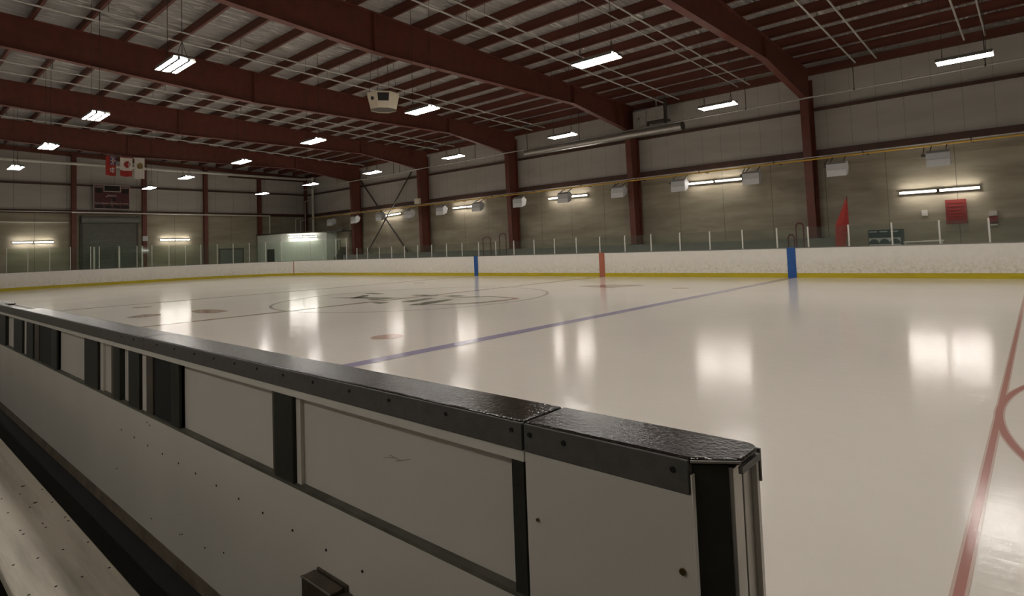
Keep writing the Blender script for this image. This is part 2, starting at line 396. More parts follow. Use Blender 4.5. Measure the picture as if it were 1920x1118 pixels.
# ------------------------------------------------------------------ wall girts and end-wall columns
one('wall_girt', MB().box(XE + .05, XR - .05, 27.985, 28.2, 7.46, 7.58), M['girt'], 'thin dark girt line high across the far side wall siding', 'girt', 'wall girts')
one('wall_girt', MB().box(XE + .05, XR - .05, 27.985, 28.2, 5.33, 5.62), M['girt'], 'deep dark brown girt where concrete meets siding on far side wall', 'girt', 'wall girts')
one('wall_girt', MB().box(XE, XE + .2, YN, 28.0, 7.49, 7.62), M['girt'], 'thin dark girt line across the end wall behind the scoreboard', 'girt', 'wall girts')
one('wall_girt', MB().box(XE, XE + .2, YN, 28.0, 5.42, 5.66), M['girt'], 'dark girt along the end wall just above the concrete', 'girt', 'wall girts')
one('wall_girt', MB().box(XE, XE + .2, 20.6, 28.0, 8.85, 9.0), M['girt'], 'short dark girt high in the far corner of the end wall', 'girt', 'wall girts')
for i, (y, lab) in enumerate([(5.0, 'hidden at the left edge of the view'), (9.26, 'left of the roller shutter'), (13.89, 'right of the scoreboard'), (18.56, 'right of the wall light beside the double door'), (23.26, 'beside the white corner room')]):
    if i == 0: continue
    mb = MB().box(XE + .21, XE + .23, y - .15, y + .15, 0, ztop(y)).box(XE + .48, XE + .5, y - .15, y + .15, 0, ztop(y)).box(XE + .23, XE + .48, y - .008, y + .008, 0, ztop(y))
    one('wind_column', mb, M['steel'], 'red-brown steel column on the end wall, ' + lab, 'column', 'end wall columns')
one('corner_post', MB().box(XE + .21, XE + .43, 27.75, 27.97, 0, ztop(27.9) - .35), M['steel'], 'dark steel post in the far corner of the hall', 'column')
one('roof_beam', MB().prism([(YN, ztop(YN) - .3), (27.97, ztop(28) - .3), (27.97, ztop(28)), (YN, ztop(YN))], 'x', XE + .01, XE + .3), M['steel'], 'red-brown beam along the top of the end wall', 'beam')

# X brace between the last two side columns
t = thing('cross_brace', 'crossed dark steel brace bars on the far side wall between two columns', 'brace', (-32.9, 27.8, 1.59))
MB().bar((-36.3, 27.75, 8.15), (-29.85, 27.75, 1.62), .14, .05, (0, 1, 0)).build('brace_bar', M['dark'], t)
MB().bar((-29.2, 27.82, 7.95), (-35.55, 27.82, 1.62), .10, .05, (0, 1, 0)).build('brace_bar', M['dark'], t)

# ------------------------------------------------------------------ pipes, duct, air handler
sp = thing('sprinkler_main', 'thin pale sprinkler pipe running along the far side wall in front of the columns', 'pipe', (0, 26.9, 7.88))
MB().tube((-45.4, 26.9, 7.86), (XR - .1, 26.9, 7.89), .038).build('pipe', M['pipe'], sp, smooth=True)
for x in (-43.0, -38.5, -34.0, -29.5, at(738, 320, 'y', 26.9).x, at(891, 290, 'y', 26.9).x, -2.55, 2.05, 6.45):
    MB().tube((x, 26.9, 7.87), (x, 26.9, zroof(26.9)), .018, 6).ball((x, 26.9, 7.88), .05).build('hanger_rod', M['dark'], sp)
yp = thing('gas_pipe', 'yellow pipe running the length of the far side wall above the heaters', 'pipe', (0, 26.98, 5.08))
MB().tube((-43.1, 26.98, 5.09), (XR - .1, 26.98, 5.09), .036).build('pipe', M['pipey'], yp, smooth=True)
MB().tube((-43.1, 27.0, 5.19), (XR - .1, 27.0, 5.19), .022).build('conduit', M['pipe'], yp, smooth=True)
for x in [-41.6 + 3.65 * i for i in range(17)]:
    MB().box(x - .02, x + .02, 27.0, 28.11, 5.13, 5.16).box(x - .02, x + .02, 26.95, 27.03, 5.05, 5.21).build('pipe_bracket', M['dark'], yp)
# branch lines under the purlins
for x, r, lab in [(2.21, .034, 'left one of the pair right of the nearest frame'), (2.98, .034, 'right one of the pair just right of the nearest frame'),
                  (5.89, .034, 'left one of the pair above the rightmost hanging light'), (6.52, .03, 'above the rightmost hanging light, right one of its pair'),
                  (-2.22, .032, 'just left of the nearest frame'), (-2.77, .022, 'thin dull one left of the pipe beside the nearest frame'),
                  (-6.68, .034, 'just right of the second frame, ending over the air handler'), (-5.80, .028, 'passing above the right centre hanging light'),
                  (-14.65, .03, 'right one of the pair above the loudspeaker'), (-15.65, .034, 'left one of the pair just above the loudspeaker'),
                  (-22.8, .03, 'right one of the pair behind the third frame'), (-24.5, .034, 'left one of the pair behind the third frame'), (-33.9, .034, 'between the two frames farthest away')]:
    ye = 26.6
    mb = MB().tube((x, YN + .2, 9.95 - .038 * (YN + .2)), (x, ye, 9.95 - .038 * ye), r, 8)
    o = thing('branch_pipe', 'grey roof sprinkler pipe, ' + lab, 'pipe', (x, 12, 9.2), 'roof sprinkler pipes')
    mb.build('pipe', M['pipe'], o, smooth=True)
    for k in range(0, 20, 3):
        y = 13.878 + 1.4244 * (k - 10)
        MB().tube((x, y - .05, 9.95 - .038 * y), (x, y - .05, ztop(y) + .01), .008, 5).build('hanger', M['dark'], o)
du = thing('air_duct', 'long round galvanised air duct hanging along the far side wall', 'duct', (-11, 26.6, 7.38))
MB().tube((-16.25, 26.6, 7.565), (-5.69, 26.6, 7.545), .21, 24).build('duct_tube', M['duct'], du, smooth=True)
MB().tube((-5.70, 26.6, 7.545), (-5.64, 26.6, 7.545), .217, 24).build('end_cap', M['dark'], du, smooth=True)
for x in (-14.6, -12.9, -11.2, -9.5, -7.8):
    MB().tube((x - .02, 26.6, 7.555), (x + .02, 26.6, 7.555), .216, 24).build('seam_band', M['duct'], du, smooth=True)
for x in (-16.1, -12.1):
    MB().tube((x, 26.6, 7.75), (x, 26.6, zroof(26.6)), .018, 6).build('hanger_rod', M['dark'], du)
ah = thing('air_handler', 'grey box air handler above the duct beside the second side column', 'air handler', (-7.9, 27.0, 7.6))
MB().prism([(26.95, 7.72), (27.75, 7.72), (27.75, 8.98), (27.1, 8.98), (26.95, 8.85)], 'x', -8.72, -7.92).build('cabinet', M['unit'], ah, bevel=.02)
MB().box(-7.92, -6.9, 27.0, 27.7, 8.2, 8.92).build('fan_housing', M['unit'], ah, bevel=.02)
MB().box(-6.88, -6.74, 27.0, 27.1, 7.72, 9.3).box(-7.9, -6.8, 27.0, 27.6, 8.12, 8.2).box(-7.88, -7.8, 27.0, 27.1, 7.8, 8.15).build('support_frame', M['dark'], ah)
MB().tube((-8.35, 26.95, 8.42), (-8.35, 26.93, 8.42), .05, 12).build('cap_plug', M['dark'], ah)
MB().tube((-7.4, 27.2, 8.92), (-7.4, 27.2, 9.5), .05, 8).build('flue', M['galv'], ah)

# end-wall pipes
o = thing('wall_pipe', 'thick white pipe high across the end wall, passing behind the flags', 'pipe', (XE + .5, 15, 9))
MB().path([(XE + .66, YN + .1, 9.13), (XE + .66, 27.3, 9.02), (XE + 1.0, 27.7, 9.02), (XE + 2.2, 27.7, 9.0)], .11, 12).build('pipe', M['pipew'], o, smooth=True)
o = thing('wall_pipe', 'thin white pipe across the end wall under the scoreboard, turning down at the corner room', 'pipe', (XE + .45, 15, 5.33))
MB().path([(XE + .6, 9.1, 5.47), (XE + .6, 24.1, 5.42), (XE + .6, 24.1, 3.7)], .055, 10).build('pipe', M['pipew'], o, smooth=True)
MB().path([(XE + .6, YN + .1, 5.5), (XE + .6, 9.1, 5.48)], .03, 8).build('conduit', M['pipe'], o, smooth=True)
o = thing('vent_stack', 'tall white vertical pipe rising from the corner room roof', 'pipe', (-43.2, 27.9, 3.7))
MB().tube((-44.35, 27.85, 3.7), (-44.35, 27.85, 9.1), .12, 12).build('pipe', M['pipew'], o, smooth=True)
o = thing('conduit_bundle', 'three thin grey conduits on the corner wall above the white room', 'pipe', (-45, 27, 3.7))
for y, zt in ((26.6, 5.15), (27.1, 5.0), (27.6, 6.9)):
    MB().path([(XE + .7, y, 3.7), (XE + .7, y, zt), (XE + 1.2, y + .25, zt + .05)], .03, 8).build('conduit', M['pipew'], o, smooth=True)

# ------------------------------------------------------------------ hanging ceiling lights
def make_light(x, y, z=6.55):
    o = thing('ceiling_light', 'x', 'ceiling light', (x, y, z), 'hanging fluorescent fixtures over the ice')
    l, w = 1.31, .54
    MB().prism([(y - w / 2, z - .014), (y - w / 2 + .012, z - .014), (y - w / 2 + .02, z + .05), (y + w / 2 - .02, z + .05), (y + w / 2 - .012, z - .014), (y + w / 2, z - .014), (y + w / 2 - .04, z + .09), (y - w / 2 + .04, z + .09)], 'x', x - l / 2, x + l / 2).build('housing', M['reflector'], o)
    for yy in (y - .115, y + .115):
        MB().box(x - l / 2 + .02, x + l / 2 - .02, yy - .028, yy + .028, z - .012, z + .05).build('tube_gap_shade', M['black'], o)  # black strips added to darken the gaps between the glowing tubes
    for yy, hw in ((y - .19, .045), (y, .085), (y + .19, .045)):
        MB().box(x - l / 2 + .02, x + l / 2 - .02, yy - hw, yy + hw, z - .012, z + .022).build('lamp_tube', M['tube'], o)
    for s in (-1, 1):
        MB().tube((x + s * .5, y, z + .09), (x + s * .5, y, zroof(y) - .02), .008, 5).tube((x + s * .5, y - .12, z + .09), (x + s * .5, y, z + .45), .006, 5).tube((x + s * .5, y + .12, z + .09), (x + s * .5, y, z + .45), .006, 5).build('suspension_wire', M['dark'], o)
    return o
L0 = None
rows = [(19.51, [13.5, 6.29, -.93, -8.06, -15.29, -22.61, -29.91, -37.2], 'row nearest the far wall', -1),
        (11.61, [13.5, 6.25, -.98, -8.24, -15.6, -22.7, -30.25, -36.9], 'middle row', -2),
        (3.74, [13.5, 6.2, -1.1, -8.41, -15.73, -22.94, -30.4], 'bench-side row', -3)]
for y, xs, lab, off in rows:
    vis = [x for x in xs if ((x < 7) if off == -1 else (x < 5) if off == -2 else (x < -5))]
    for x in xs:
        if x in vis:
            k = vis.index(x) + 1
            l = 'lit hanging ceiling light, ' + ('nearest' if k == 1 else 'farthest' if k == len(vis) else ORD[k] + ' from the camera') + ' in the ' + lab
        else:
            l = 'hanging ceiling light outside the view, ' + ('third' if x > 10 else 'second' if x > 0 else 'first') + ' one off the ' + lab
        if L0 is None: o = L0 = make_light(0, 12, 6.55); L0.location = (x, y, 6.55)
        else: o = dup(L0, (x, y, 6.55))
        o['label'] = l
# suspension wires must still meet the sloping roof where the roof is higher or lower than over the first fixture
for o in [q for q in bpy.data.objects if q.name.startswith('ceiling_light')]:
    for c in o.children:
        if c.name.startswith('suspension_wire'):
            d = (zroof(o.location.y) - zroof(12)) / (zroof(12) - 6.55)
            c.scale = (1, 1, 1 + d)

# ------------------------------------------------------------------ wall strip lights
def wall_light(name, label, p, q, out, back):
    """two end-to-end tubes on a white batten; out = direction away from the wall"""
    p = Vector(p); q = Vector(q); d = (q - p); o = thing(name, label, 'wall light', tuple((p + q) / 2), 'fluorescent wall lights'); u = Vector(out)
    MB().bar(p + u * -.03, q + u * -.03, .06, .11, (0, 0, 1)).build('batten', M['reflector'], o)
    MB().bar((p + q) / 2 + u * -.01 - d * .019, (p + q) / 2 + u * -.01 + d * .019, .13, .10, (0, 0, 1)).build('gap_blocker', M['dark'], o)  # dark block added to keep light out of the gap between tubes
    if back > 0: MB().bar((p + q) / 2 - u * (back + .05), (p + q) / 2 - u * .04, .12, .12).build('bracket', M['dark'], o)
    for a, b in ((.01, .478), (.522, .99)):
        MB().tube(p + d * a + u * .035, p + d * b + u * .035, .027, 8).build('tube', M['walltube'], o, smooth=True)
for (a, b, c, d, lab) in [(3.25, 3.336, 5.95, 3.33, 'above the red sign on the right'), (-6.15, 4.68, -3.35, 4.66, 'between the first two steel columns'),
                          (-15.63, 4.68, -12.67, 4.665, 'between the second and third steel columns'), (-24.64, 4.735, -21.74, 4.72, 'between the third and fourth steel columns'),
                          (-33.74, 4.66, -30.97, 4.78, 'behind the crossed brace bars')]:
    wall_light('wall_light', 'lit double tube light on the far concrete wall ' + lab, (a, 28.0, b), (c, 28.0, d), (0, -1, 0), .06)
wall_light('wall_light', 'lit double tube light on the end wall at the left edge', (XE + .16, 5.78, 3.30), (XE + .16, 8.11, 3.30), (1, 0, 0), .04)
wall_light('wall_light', 'lit double tube light on the end wall right of the roller shutter', (XE + .16, 15.08, 3.355), (XE + .16, 17.32, 3.33), (1, 0, 0), .04)
for k, x in enumerate((4.6, -4.75, -14.15, -23.2, -32.3)):  # unseen wall lights, added to brighten the bench side
    wall_light('wall_light', 'unseen double tube light added to the wall behind the players bench, ' + ('nearest' if k == 0 else ORD[k + 1]) + ' from the camera', (x - 1.4, YN + .1, 4.6), (x + 1.4, YN + .1, 4.6), (0, 1, 0), .04)

# ------------------------------------------------------------------ infrared heaters along the side wall
def make_heater():
    o = thing('infrared_heater', 'x', 'heater', (0, 26.3, 4.14), 'infrared heaters along the far side wall')
    pent = [(26.30, 4.16), (26.62, 4.30), (26.74, 4.62), (26.5, 4.80), (26.30, 4.66)]
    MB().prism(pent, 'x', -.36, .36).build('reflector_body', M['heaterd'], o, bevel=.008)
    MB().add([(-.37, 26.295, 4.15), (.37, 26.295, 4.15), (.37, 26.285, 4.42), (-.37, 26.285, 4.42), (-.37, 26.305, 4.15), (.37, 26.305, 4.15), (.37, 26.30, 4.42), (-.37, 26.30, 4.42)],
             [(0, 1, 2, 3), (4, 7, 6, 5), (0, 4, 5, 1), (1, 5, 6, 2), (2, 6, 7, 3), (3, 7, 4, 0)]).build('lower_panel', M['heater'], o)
    MB().box(-.37, .37, 26.288, 26.303, 4.43, 4.68).build('upper_panel', M['heater_shaded'], o)
    for s in (-1, 1):
        MB().prism([(y, z) for y, z in [(26.29, 4.14), (26.63, 4.28), (26.76, 4.62), (26.5, 4.82), (26.29, 4.68)]], 'x', s * .365, s * .38).build('end_cap', M['heater'], o)
        MB().bar((s * .25, 26.5, 4.8), (s * .25, 26.95, 5.03), .03, .03).build('hanger', M['dark'], o)
    MB().box(-.56, -.36, 26.5, 26.62, 4.58, 4.70).tube((-.5, 26.56, 4.68), (-.5, 27.0, 5.0), .02, 6).build('burner_box', M['dark'], o)
    return o
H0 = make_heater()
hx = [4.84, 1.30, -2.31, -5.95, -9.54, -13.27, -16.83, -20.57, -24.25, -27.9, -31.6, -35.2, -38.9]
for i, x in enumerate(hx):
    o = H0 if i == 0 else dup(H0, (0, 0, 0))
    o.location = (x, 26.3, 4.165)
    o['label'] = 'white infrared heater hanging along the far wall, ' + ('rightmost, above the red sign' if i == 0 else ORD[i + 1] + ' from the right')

# ------------------------------------------------------------------ loudspeaker
ls = thing('loudspeaker', 'cream tapered loudspeaker cluster hanging from the roof over centre ice', 'loudspeaker', (-10.5, 11.63, 6.9))
cx, cy, z0, z1, r0, r1 = -10.5, 11.63, 7.0, 7.57, .50, .64
ang0 = math.atan2(CAM.y - cy, CAM.x - cx)
def ring(r, z, n=8, off=.5): return [Vector((cx + r * math.cos(ang0 + 2 * math.pi * (i + off) / n), cy + r * math.sin(ang0 + 2 * math.pi * (i + off) / n), z)) for i in range(n)]
a = ring(r0, z0 - .02); b = ring(r1, z1)
MB().add(a + b, [(i, (i + 1) % 8, 8 + (i + 1) % 8, 8 + i) for i in range(8)] + [tuple(range(15, 7, -1))]).build('cabinet', M['cream'], ls, bevel=.006)
c = ring(r0 * .93, z0 + .02); MB().add(c, [tuple(range(8))]).build('bottom_shade', M['dark'], ls)  # dark sheet painted as the shade inside the open bottom
nrm = Vector((math.cos(ang0), math.sin(ang0), 0)); side = Vector((-math.sin(ang0), math.cos(ang0), 0))
def facet(k, u0, u1, v0, v1):
    A0, A1, B0, B1 = a[k % 8], a[(k + 1) % 8], b[k % 8], b[(k + 1) % 8]
    def P(u, v):
        p0 = A0.lerp(A1, u); p1 = B0.lerp(B1, u); return p0.lerp(p1, v)
    nn = (A1 - A0).cross(B0 - A0).normalized()
    return [P(u0, v0) + nn * .012, P(u1, v0) + nn * .012, P(u1, v1) + nn * .012, P(u0, v1) + nn * .012], nn
q, nn = facet(7, .06, .94, .42, .90); MB().add(q + [p - nn * .02 for p in q], [(0, 1, 2, 3), (4, 5, 1, 0), (5, 6, 2, 1), (6, 7, 3, 2), (7, 4, 0, 3)]).build('horn_grille', M['black'], ls)
q, nn = facet(6, .32, .62, .5, .74); ctr = sum(q, Vector()) / 4; MB().tube(ctr - nn * .02, ctr + nn * .003, .07, 14).build('port', M['black'], ls)
for i in (0, 2, 4, 6):
    MB().tube(b[i] * .85 + Vector((cx, cy, z1)) * .15, (b[i].x * .5 + cx * .5, b[i].y * .5 + cy * .5, zroof(cy) - .03), .008, 5).build('suspension_wire', M['dark'], ls)

# ------------------------------------------------------------------ flags under the last frame
def flag(label, y0, y1, zt, zb, m, wave):
    o = thing('flag', label, 'flag', (FX[4] + .3, (y0 + y1) / 2, zt), 'flags under the last steel frame')
    X = FX[4] + .3; nx, nz = 14, 18; front = []
    def P(i, j, off=0): 
        u = i / nx; v = j / nz
        return (X + .05 * math.sin(u * 9 + wave) * (.3 + v) + off, y0 + (y1 - y0) * u - .03 * v * math.sin(wave), zt + (zb - zt) * v + .02 * math.sin(u * 6 + wave) * v)
    mb = MB(); v = [P(i, j) for j in range(nz + 1) for i in range(nx + 1)] + [P(i, j, -.008) for j in range(nz + 1) for i in range(nx + 1)]
    K = (nx + 1) * (nz + 1)
    f = [(j * (nx + 1) + i, j * (nx + 1) + i + 1, (j + 1) * (nx + 1) + i + 1, (j + 1) * (nx + 1) + i) for j in range(nz) for i in range(nx)]
    mb.add(v, f + [tuple(K + k for k in reversed(q)) for q in f])
    cl = mb.build('cloth', m, o, smooth=True)
    MB().tube((X, y0 - .05, zt), (X, y1 + .05, zt), .018, 8).build('rod', M['dark'], o)
    for y in (y0 + .05, y1 - .05): MB().tube((X, y, zt), (X - .16, y, 8.68), .006, 5).build('cord', M['dark'], o)
    def mark(name, polys, mm, lift=.012):
        mb = MB()
        for poly in polys:
            vs = []
            for (u, vv) in poly:
                p = P(u * nx, vv * nz); vs.append((p[0] + lift, p[1], p[2]))
            mb.add(vs, [tuple(range(len(vs)))])
        return mb.build(name, mm, cl)
    return o, mark
def rect(u0, u1, v0, v1, n=4):
    # short slices so that the marks follow the folds
    return [[(u0 + (u1 - u0) * k / n, v0), (u0 + (u1 - u0) * (k + 1) / n, v0), (u0 + (u1 - u0) * (k + 1) / n, v1), (u0 + (u1 - u0) * k / n, v1)] for k in range(n)]
f1, mk = flag('red ensign flag with union canton and shield, leftmost of three', 9.0, 9.57, 8.48, 7.19, M['red'], .4)
mk('canton', rect(.45, 1, .02, .46, 8), M['navy'], .010)
mk('canton_cross', rect(.68, .78, .02, .46) + rect(.45, 1, .21, .27, 8), M['flagw'], .016)
mk('canton_saltire', [[(.47, .03), (.53, .03), (.71, .2), (.68, .21)], [(.95, .03), (1, .04), (.78, .21), (.76, .19)], [(.47, .45), (.53, .45), (.71, .28), (.67, .27)], [(.95, .45), (1, .43), (.8, .27), (.76, .28)]], M['flagw'], .014)
mk('canton_red_cross', rect(.71, .75, .02, .46, 2) + rect(.45, 1, .228, .252, 8), M['red'], .020)
mk('shield', rect(.44, .55, .62, .70, 2) + rect(.60, .72, .58, .70, 2) + rect(.74, .84, .60, .68, 2) + rect(.47, .57, .73, .80, 2) + rect(.62, .70, .72, .84, 2) + rect(.74, .82, .72, .82, 2), M['flagw'], .012)
f2, mk = flag('red and white maple leaf flag, middle of three', 9.80, 10.50, 8.46, 7.19, M['flagw'], 1.5)
mk('red_band', rect(0, 1, 0, .045, 14), M['red'], .012)
mk('red_band', rect(0, 1, .70, 1, 14), M['red'], .012)
leaf = [(0, -1.0), (.18, -.62), (.42, -.72), (.33, -.2), (.60, -.48), (.68, -.30), (1.0, -.35), (.88, 0.0), (1.0, .12), (.5, .52), (.56, .70), (.07, .62), (.07, 1.0),
        (-.07, 1.0), (-.07, .62), (-.56, .70), (-.5, .52), (-1.0, .12), (-.88, 0), (-1.0, -.35), (-.68, -.30), (-.60, -.48), (-.33, -.2), (-.42, -.72), (-.18, -.62)]
# leaf turned a quarter turn, as the flag hangs by its hoist
pts = [(.56 + .34 * (-q[1]), .375 + .185 * q[0]) for q in leaf]
mb = [[(.50, .375), pts[i], pts[(i + 1) % len(pts)]] for i in range(len(pts))]
mk('maple_leaf', mb, M['red'], .02)
f3, mk = flag('white flag with round gold emblem, rightmost of three', 10.60, 11.20, 8.49, 7.09, M['flagw'], 2.9)
em = [(.55 + .33 * math.cos(2 * math.pi * k / 12) * (1 if k % 2 else .86), .40 + .155 * math.sin(2 * math.pi * k / 12)) for k in range(12)]
mk('emblem', [[(.55, .40), em[i], em[(i + 1) % 12]] for i in range(12)], M['gold'], .014)
mk('emblem_bars', [[(.3, .36), (.36, .34), (.62, .47), (.56, .50)], [(.5, .30), (.56, .29), (.8, .42), (.74, .45)], [(.3, .46), (.36, .44), (.48, .50), (.43, .52)]], M['brown'], .022)

# ------------------------------------------------------------------ scoreboard
class OB(MB):
    """boxes measured on the board face, moved to where the board hangs"""
    def add(s, vs, fs): return MB.add(s, [(v[0], v[1] - .63, v[2] + .15) for v in vs], fs)
sb = thing('scoreboard', 'maroon scoreboard with white outline on the end wall', 'scoreboard', (XE + .5, 12.2 - .63, 6.5 + .15))
xs = XE + .74
OB().box(XE + .52, xs, 11.03, 13.42, 5.58, 7.44).build('cabinet', M['maroon'], sb)
mb = OB()
for y0, y1, za, zb in [(11.03, 13.42, 7.40, 7.44), (11.03, 13.42, 5.58, 5.62), (11.03, 11.07, 5.58, 7.44), (13.38, 13.42, 5.58, 7.44)]: mb.box(xs - .01, xs + .012, y0, y1, za, zb)
mb.build('outline', M['ink'], sb)
mb = OB()
for y0, y1, za, zb in [(11.68, 12.80, 6.93, 6.97), (11.68, 11.72, 6.95, 7.42), (12.76, 12.80, 6.95, 7.42)]: mb.box(xs - .01, xs + .010, y0, y1, za, zb)
mb.build('clock_frame', M['ink'], sb)
OB().box(xs - .01, xs + .006, 11.74, 12.74, 6.99, 7.38).build('clock_display', M['black'], sb)
for y, z, w, h in [(11.36, 7.0, .42, .34), (13.10, 7.0, .42, .34), (12.3, 6.35, .3, .26), (11.4, 5.78, .5, .2), (12.0, 5.78, .45, .2), (12.55, 5.78, .45, .2), (13.1, 5.78, .5, .2)]:
    OB().box(xs - .01, xs + .006, y - w / 2, y + w / 2, z - h / 2, z + h / 2).build('digit_display', M['black'], sb)
for txt, y, z, s in [('HOME', 11.38, 7.27, .17), ('GUEST', 13.08, 7.27, .17), ('PERIOD', 12.22, 6.62, .18), ('PLYR', 11.28, 6.02, .16), ('PENALTY', 11.86, 6.02, .16), ('PENALTY', 12.58, 6.02, .16), ('PLYR', 13.14, 6.02, .16)]:
    text_mesh(txt, s, 'lettering', M['ink'], sb, (xs + .008, y - .63, z + .15), (0, 1, 0), (0, 0, 1))
OB().tube((xs, 11.86, 6.55), (xs + .012, 11.86, 6.55), .045, 10).build('indicator_dot', M['ink'], sb)
OB().box(xs, xs + .01, 12.20, 12.225, 5.8, 6.42).build('divider', M['ink'], sb)

# ------------------------------------------------------------------ end-wall doors and boxes
d = MB().box(XE + .08, XE + .13, 9.8, 13.42, 0, 5.1)
o = struct('door_1', d, M['roller'], 'grey roller shutter door under the scoreboard')
mb = MB()
for k in range(57): mb.tube((XE + .14, 9.85, .06 + .08 * k), (XE + .14, 13.4, .06 + .08 * k), .03, 6)
struct('slats', mb, M['roller'], parent=o)
struct('drum_housing', MB().tube((XE + .40, 9.7, 4.93), (XE + .40, 13.5, 4.93), .27, 14), M['roller'], parent=o)
struct('frame', MB().box(XE + .08, XE + .3, 9.66, 9.82, 0, 5.25).box(XE + .08, XE + .2, 13.40, 13.5, 0, 5.25), M['dark'], parent=o)
o = struct('door_2', MB().box(XE + .08, XE + .12, 19.82, 20.77, 0, 2.4).box(XE + .08, XE + .12, 20.81, 21.76, 0, 2.4), M['doorg'], 'grey double door behind the end glass')
struct('frame', MB().box(XE + .08, XE + .16, 19.72, 21.86, 2.4, 2.52).box(XE + .08, XE + .16, 19.72, 19.82, 0, 2.4).box(XE + .08, XE + .16, 21.76, 21.86, 0, 2.4), M['dark'], parent=o)
struct('handle', MB().box(XE + .12, XE + .17, 20.66, 20.70, 1.0, 1.2).box(XE + .12, XE + .17, 20.88, 20.92, 1.0, 1.2), M['galv'], parent=o)
one('junction_box', MB().box(XE + .50, XE + .67, 13.69, 14.05, 3.26, 3.65), M['heater'], 'small white box on the end-wall column right of the roller shutter', 'box', bevel=.02)
one('junction_box', MB().box(FX[3] - .35, FX[3] + .22, 26.90, 27.10, 5.25, 5.66), M['cream'], 'small cream box on the fourth side column just above the yellow pipe', 'box', bevel=.03)
one('wall_lip', MB().box(XE + .08, XE + .16, 4.0, 9.0, 4.72, 4.78), M['pipew'], 'thin pale ledge on the end wall left of the roller shutter', 'ledge')

# ------------------------------------------------------------------ white corner room
T = 3.70
rm = thing('corner_room', 'white flat-roofed room with diagonal front in the far corner behind the glass', 'room', (-41.5, 25.8, -.02))
foot = [(XE + .55, 22.95), (-41.75, 23.26), (-38.75, 25.89), (-38.75, 27.7), (XE + .55, 27.7)]
MB().prism(foot, 'z', -.02, T - .1).build('walls', M['room'], rm)
MB().prism([(XE + .54, 22.85), (-41.7, 23.16), (-38.65, 25.79), (-36.9, 26.2), (-36.9, 27.75), (XE + .54, 27.75)], 'z', T - .1, T).build('roof_slab', M['dark'], rm)
MB().prism([(-38.74, 26.9), (-37.0, 26.95), (-37.0, 27.7), (-38.74, 27.7)], 'z', -.02, T - .1).build('recess_wall', M['concrete'], rm)
p = at(503.5, 490, 'y', 23.1); q = at(513.5, 490, 'y', 23.1)
MB().box(p.x, q.x, 22.98, 23.3, -.02, 2.3).build('doorway', M['black'], rm)
dv = Vector((-38.75 + 41.75, 25.89 - 23.26, 0)).normalized(); dn = Vector((dv.y, -dv.x, 0))
A = Vector((-41.75, 23.26, 0)); P0 = A + dv * .72 + dn * .09; P1 = A + dv * 3.17 + dn * .09
wall_light('wall_light', 'lit double tube light on the white corner room', (P0.x, P0.y, 3.28), (P1.x, P1.y, 3.28), tuple(dn), 0)
o = thing('stair_flight', 'dark steep stairs beside the white corner room', 'stairs', (-37.4, 26.6, 0))
mb = MB()
for k in range(6): mb.box(-38.5 + .22 * k, -38.28 + .22 * k, 26.35, 26.85, -.03, 1.25 + .2 * k)
mb.build('steps', M['dark'], o)
MB().path([(-37.7, 26.3, 1.2), (-37.7, 26.3, 2.8), (-37.25, 26.3, 2.8), (-37.25, 26.3, 1.2)], .035, 6).build('handrail', M['dark'], o)
o = thing('handrail', 'reddish ramp handrail in front of the white corner room', 'handrail', (-42.5, 23.0, 0))
zz = 1.9
pa = [at(528, 489, 'x', -44.9), at(541, 479, 'x', -44.9), at(556, 478.5, 'x', -44.9)]
MB().path([(pa[0].x, pa[0].y, 1.25), tuple(pa[1]), tuple(pa[2])], .03, 6).build('rail', M['railr'], o)
pb = [at(540, 488, 'x', -44.85), at(550, 479.5, 'x', -44.85)]
MB().path([tuple(pb[0]), tuple(pb[1])], .03, 6).build('rail', M['railr'], o)
MB().tube((pa[1].x, pa[1].y, 0), tuple(pa[1]), .03, 6).tube((pa[2].x, pa[2].y, 0), tuple(pa[2]), .03, 6).build('rail_post', M['railr'], o)

# ------------------------------------------------------------------ rink boundary curve
XB, RB = -44.6, 8.5; XRB = 26.3
def arc(cx, cy, r, a0, a1, n): return [(cx + r * math.cos(math.radians(a0 + (a1 - a0) * k / n)), cy + r * math.sin(math.radians(a0 + (a1 - a0) * k / n))) for k in range(n + 1)]
path = [(XRB - RB, W_ICE)] + [(x, W_ICE) for x in (8, 0, -9, -18, -27)] + arc(XB + RB, W_ICE - RB, RB, 90, 180, 24) + arc(XB + RB, Y0 + RB, RB, 180, 270, 24) + [(-8.0, Y0)]
full = path[:-1] + [(7.17, Y0)] + [(8.5, Y0)] + arc(XRB - RB, Y0 + RB, RB, 270, 360, 16) + arc(XRB - RB, W_ICE - RB, RB, 0, 90, 16)[:-1]
ice = thing('ice_sheet', 'glossy white ice surface of the rink with painted lines', 'ice', (-9.144, 11.75, -.03))
MB().prism(full, 'z', -.03, 0).build('ice', M['ice'], ice)
def flat(name, polys, m, z):
    mb = MB()
    for p in polys: mb.add([(x, y, z) for x, y in p], [tuple(range(len(p)))])
    return mb.build(name, m, ice)
ya, yb = Y0 + .02, W_ICE - .02
flat('blue_line', [[(-.152, ya), (.152, ya), (.152, yb), (-.152, yb)]], M['ice_blue'], .003)['label'] = 'near blue line'
flat('blue_line', [[(-18.288 - .10, ya), (-18.288 + .10, ya), (-18.288 + .10, yb), (-18.288 - .10, yb)]], M['ice_faint'], .003)
flat('centre_line', [[(-9.144 - .13, ya), (-9.144 + .13, ya), (-9.144 + .13, yb), (-9.144 - .13, yb)]], M['ice_rust'], .003)
XG = 7.2478
flat('free_play_line_edge', [[(XG - .034, ya), (XG + .034, ya), (XG + .034, yb), (XG - .034, yb)]], M['ice_pink'], .002)
